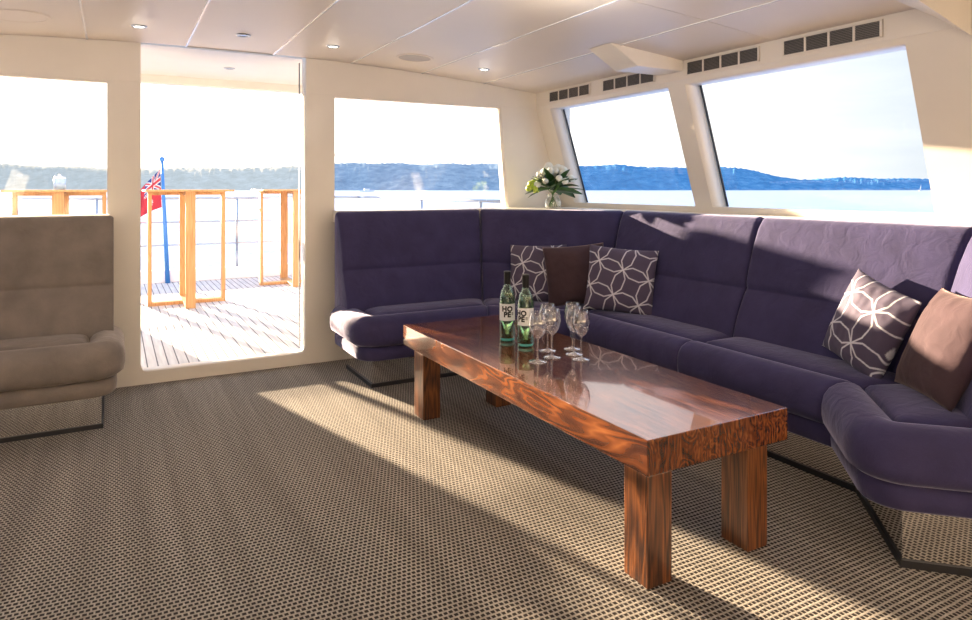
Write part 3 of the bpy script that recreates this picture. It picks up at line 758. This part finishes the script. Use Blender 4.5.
def drum(x, y, rx, rz, z, label, nm='life_raft_cover'):
    bm = bmesh.new(); bmesh.ops.create_uvsphere(bm, u_segments=36, v_segments=20, radius=1)
    for v_ in bm.verts:
        c = v_.co; s = 1 - .0 * abs(c.z); v_.co = V((x + c.x * rx * s, y + c.y * .17, z + (abs(c.z) ** .85) * (1 if c.z > 0 else -1) * rz))
    tag(bm_obj(nm, bm, M['white'], smooth=True), label, 'cover', 'rounded white covers by the stern rail')
drum(1.98, 8.44, .24, .26, .66, 'rounded white cover by the stern rail, beside the right bar table')
drum(-1.02, 8.0, .46, .30, .62, 'rounded white cover whose top shows through the left window')
# added unseen blocks, white gelcoat: a low one to port and a slim one
# to starboard; they shade the low sun on the saloon floor and on the sofa backs
def shade_block(nm, x0, x1, y0, y1, h):
    bm = bmesh.new(); box(bm, x0, x1, y0, y1, .03, h, .015); box(bm, x0 - .008, x1 + .008, y0 - .008, y1 + .008, h + .0005, h + .03, .01)
    bm_obj(nm, bm, M['white'], kind='structure')
shade_block('added_shade_block', -1.08, -.30, 7.20, 7.50, .83)
shade_block('added_slim_shade_block', 1.575, 1.83, 6.32, 6.50, 1.42)

# ensign
pb, pt = V((.53, 8.54, .03)), V((.47, 8.54, 1.43))
fp = empty('flagpole', pb, 'blue flagpole leaning at the stern rail', 'flagpole')
bm = bmesh.new(); tube(bm, [V((0, 0, 0)), (pt - pb) * .5, pt - pb], .022, 12, [.026, .021, .015]); bm_obj('pole', bm, M['blue'], fp, smooth=True)
bm = bmesh.new(); bmesh.ops.create_uvsphere(bm, u_segments=16, v_segments=10, radius=.028)
for v_ in bm.verts: v_.co += (pt - pb) + V((0, 0, .018))
bm_obj('truck', bm, M['blue'], fp, smooth=True)
def flag_col(u, v):        # u 0..1 along the fly, v 0..1 up
    red, wh, bl = (.55, .045, .07), (.75, .75, .80), (.03, .05, .25)
    if u < .5 and v > .5:
        x, y = u / .5 * 2 - 1, (v - .5) / .5 * 2 - 1
        if abs(x) < .10 or abs(y) < .18: return red
        if abs(x) < .17 or abs(y) < .30: return wh
        d = abs(abs(x) - abs(y))
        if d < .09: return red
        if d < .24: return wh
        return bl
    for cx, cy, r in ((.25, .25, .10), (.75, .82, .045), (.75, .18, .045), (.62, .55, .04), (.88, .60, .04), (.80, .42, .03)):
        dx, dy = (u - cx) * 2, v - cy; an = math.atan2(dx, dy); rr = r * (.62 + .38 * math.cos(an * 7))
        if math.hypot(dx, dy) < rr: return wh
    return red
bm = bmesh.new(); nu, nv = 90, 60; g = []; cc = []
for i in range(nu + 1):
    row = []
    for j in range(nv + 1):
        u, v_ = i / nu, j / nv
        hx = lin(.49, .474, v_) - .022
        x = hx - .30 * u - .05 * math.sin(u * 3) * (1 - v_); z = lin(.90, 1.33, v_) - .45 * u ** 1.1 * (.45 + .35 * v_)
        y = 8.54 + .05 * math.sin(u * 9 + v_ * 2) * (u ** .5)
        row.append(bm.verts.new((x, y, z))); cc.append(flag_col(u, v_))
    g.append(row)
grid_faces(bm, g)
fo = bm_obj('ensign_flag', bm, M['flag'], smooth=True)
at = fo.data.color_attributes.new('pattern', 'FLOAT_COLOR', 'POINT')
for k, c in enumerate(cc): at.data[k].color = (*c, 1)
md = fo.modifiers.new('s', 'SOLIDIFY'); md.thickness = .003
tag(fo, 'red ensign hanging limp from the blue flagpole', 'flag')

# ------------------------------------------------------------------ water, far shore, boats
WZ = -2.3
bm = bmesh.new()
vs = [bm.verts.new((x, y, WZ)) for x, y in ((-4000, -3000), (4000, -3000), (4000, 5000), (-4000, 5000))]; bm.faces.new(vs)
bm_obj('water', bm, M['water'], kind='structure')
F, CX = 675., 486.; TH = math.atan(371 / 675); S_, C_ = math.sin(TH), math.cos(TH)
def ridge(name, pts, D, mat, seed):
    bm = bmesh.new(); g = []
    p0, p1 = pts[0][0], pts[-1][0]; n_ = int((p1 - p0) / 1.6)
    for i in range(n_ + 1):
        az = lin(p0, p1, i / n_)
        for (a, ha), (b, hb) in zip(pts, pts[1:]):
            if a <= az <= b: hh = lin(ha, hb, (az - a) / (b - a)); break
        r = (az - CX) / F; dx, dy = r * C_ + S_, C_ - r * S_
        row = []
        for k in range(13):
            t = k / 12; DD = D * (1 + .30 * t) * (1 + .03 * noise.noise(V((az * .01, seed, 0))))
            prof = math.sin(min(1, t * 1.35 + .03) * PI / 2) if t < .74 else 1 - (t - .74) * 1.2
            H_ = hh * D * 1.22 / F
            z = WZ + H_ * prof * (1 + .10 * noise.noise(V((az * .03, t * 4, seed)))) + (1.9 * noise.noise(V((az * .30, t * 9, seed))) + 1.5 * noise.noise(V((az * .9, t * 20, seed)))) * min(1, t * 6)
            if k == 0: z = WZ - .5
            row.append(bm.verts.new((dx * DD, dy * DD, z)))
        g.append(row)
    grid_faces(bm, g)
    bm_obj(name, bm, mat, kind='structure', smooth=True)
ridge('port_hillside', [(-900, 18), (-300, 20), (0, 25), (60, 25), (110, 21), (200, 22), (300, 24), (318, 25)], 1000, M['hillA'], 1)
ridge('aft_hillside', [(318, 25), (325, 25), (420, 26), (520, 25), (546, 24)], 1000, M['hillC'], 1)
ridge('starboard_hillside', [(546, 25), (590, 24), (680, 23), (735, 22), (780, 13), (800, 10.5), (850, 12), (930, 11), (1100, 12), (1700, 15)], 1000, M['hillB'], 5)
def boat(px, D, L, label, cab):
    r = (px - CX) / F; x, y = (r * C_ + S_) * D, (C_ - r * S_) * D
    o = empty('motor_boat' if cab else 'sailing_boat', (x, y, WZ), label, 'boat')
    bm = bmesh.new(); prism(bm, [(-L / 2, 0), (-L * .4, -L * .12), (L * .25, -L * .13), (L / 2, 0), (L * .25, L * .13), (-L * .4, L * .12)], 0, L * .10, .02); bm_obj('hull', bm, M['white'], o)
    if cab: bm = bmesh.new(); box(bm, -L * .2, L * .15, -L * .08, L * .08, L * .1, L * .2, .05); bm_obj('cabin', bm, M['white'], o)
    else:
        bm = bmesh.new(); tube(bm, [(0, 0, L * .1), (0, 0, L * 1.1)], .12, 8); bm_obj('mast', bm, M['white'], o)
        bm = bmesh.new(); f = [bm.verts.new(q) for q in ((-.1, .05, L * .18), (-L * .45, .05, L * .18), (-.1, .05, L * 1.05))]; b_ = [bm.verts.new(q) for q in ((-.1, -.05, L * .18), (-L * .45, -.05, L * .18), (-.1, -.05, L * 1.05))]
        bm.faces.new(f); bm.faces.new(b_[::-1])
        for k in range(3): bm.faces.new((f[k], f[(k + 1) % 3], b_[(k + 1) % 3], b_[k]))
        bm_obj('sail', bm, M['white'], o)
boat(367, 620, 14, 'small white motor boat far off in the aft window', True)
boat(921, 800, 7, 'tiny white sailing boat near the far shore in the right window', False)

# ------------------------------------------------------------------ light
sd = V((-.247, .969, 0)).normalized(); el = math.radians(8.2); sv = V((sd.x * math.cos(el), sd.y * math.cos(el), math.sin(el)))
l = bpy.data.lights.new('sun', 'SUN'); l.energy = 34; l.color = (1, .77, .52); l.angle = math.radians(.7)
o = bpy.data.objects.new('sun', l); C.objects.link(o); o.rotation_euler = (-sv).to_track_quat('-Z', 'Y').to_euler()
# lamps in the seen downlights, plus stronger added fill lamps without fittings
for x, y, p in [(.108, 3.87, .1), (1.112, 3.87, .1), (2.112, 3.87, .1)] + [(x, y, 5) for x in (-.4, .6, 1.6) for y in (2.2, .4, -1.4)]:
    l = bpy.data.lights.new('downlight_and_fill_lamp', 'POINT'); l.energy = p; l.color = (1, .90, .78); l.shadow_soft_size = .04 if y > 3 else .15
    o = bpy.data.objects.new('downlight_and_fill_lamp', l); C.objects.link(o); o.location = (x, y, zc(x) - (.035 if y > 3 else .2))
w = bpy.data.worlds.new('sky'); bpy.context.scene.world = w; w.use_nodes = True; ns, ls = w.node_tree.nodes, w.node_tree.links; ns.clear()
out = ns.new('ShaderNodeOutputWorld'); bg = ns.new('ShaderNodeBackground'); ls.new(bg.outputs[0], out.inputs[0])
tc = ns.new('ShaderNodeTexCoord'); sp = ns.new('ShaderNodeSeparateXYZ'); ls.new(tc.outputs['Generated'], sp.inputs[0])
dt = ns.new('ShaderNodeVectorMath'); dt.operation = 'DOT_PRODUCT'; ls.new(tc.outputs['Generated'], dt.inputs[0]); dt.inputs[1].default_value = V((.1, 1, .05)).normalized()
up = ramp(ns, ls, sp.outputs[2], [(0, (.57, .59, .60)), (.25, (.50, .55, .60)), (.6, (.62, .80, 1.15))])
glow = _mr(ns, ls, dt.outputs['Value'], .55, 1.0)
mx = ns.new('ShaderNodeMix'); mx.data_type = 'RGBA'; ls.new(glow, mx.inputs[0]); ls.new(up, mx.inputs[6]); mx.inputs[7].default_value = (1.12, 1.07, 1.0, 1)
nz = ns.new('ShaderNodeTexNoise'); nz.inputs['Scale'].default_value = 3; nz.inputs['Detail'].default_value = 5
mp = ns.new('ShaderNodeMapping'); mp.inputs['Scale'].default_value = (1, 1, 6); ls.new(tc.outputs['Generated'], mp.inputs[0]); ls.new(mp.outputs[0], nz.inputs['Vector'])
cl = ramp(ns, ls, nz.outputs[0], [(.35, (.90, .92, .95)), (.65, (1.05, 1.04, 1.02))])
m2 = ns.new('ShaderNodeMix'); m2.data_type = 'RGBA'; m2.blend_type = 'MULTIPLY'; m2.inputs[0].default_value = 1; ls.new(mx.outputs[2], m2.inputs[6]); ls.new(cl, m2.inputs[7])
ls.new(m2.outputs[2], bg.inputs[0]); bg.inputs[1].default_value = 1.7

# ------------------------------------------------------------------ camera
cd = bpy.data.cameras.new('camera'); cd.sensor_width = 36; cd.lens = 675 / 972 * 36; cd.shift_y = -(310 - 188) / 972; cd.clip_end = 8000; cd.clip_start = .02
co = bpy.data.objects.new('camera', cd); C.objects.link(co); co.location = (0, 0, 1.12); co.rotation_euler = (PI / 2, 0, -TH)
sc = bpy.context.scene; sc.camera = co
vs = sc.view_settings; sc.view_settings.view_transform = 'Standard'; vs.look = 'None'; vs.gamma = 1; vs.exposure = .12; vs.use_curve_mapping = False
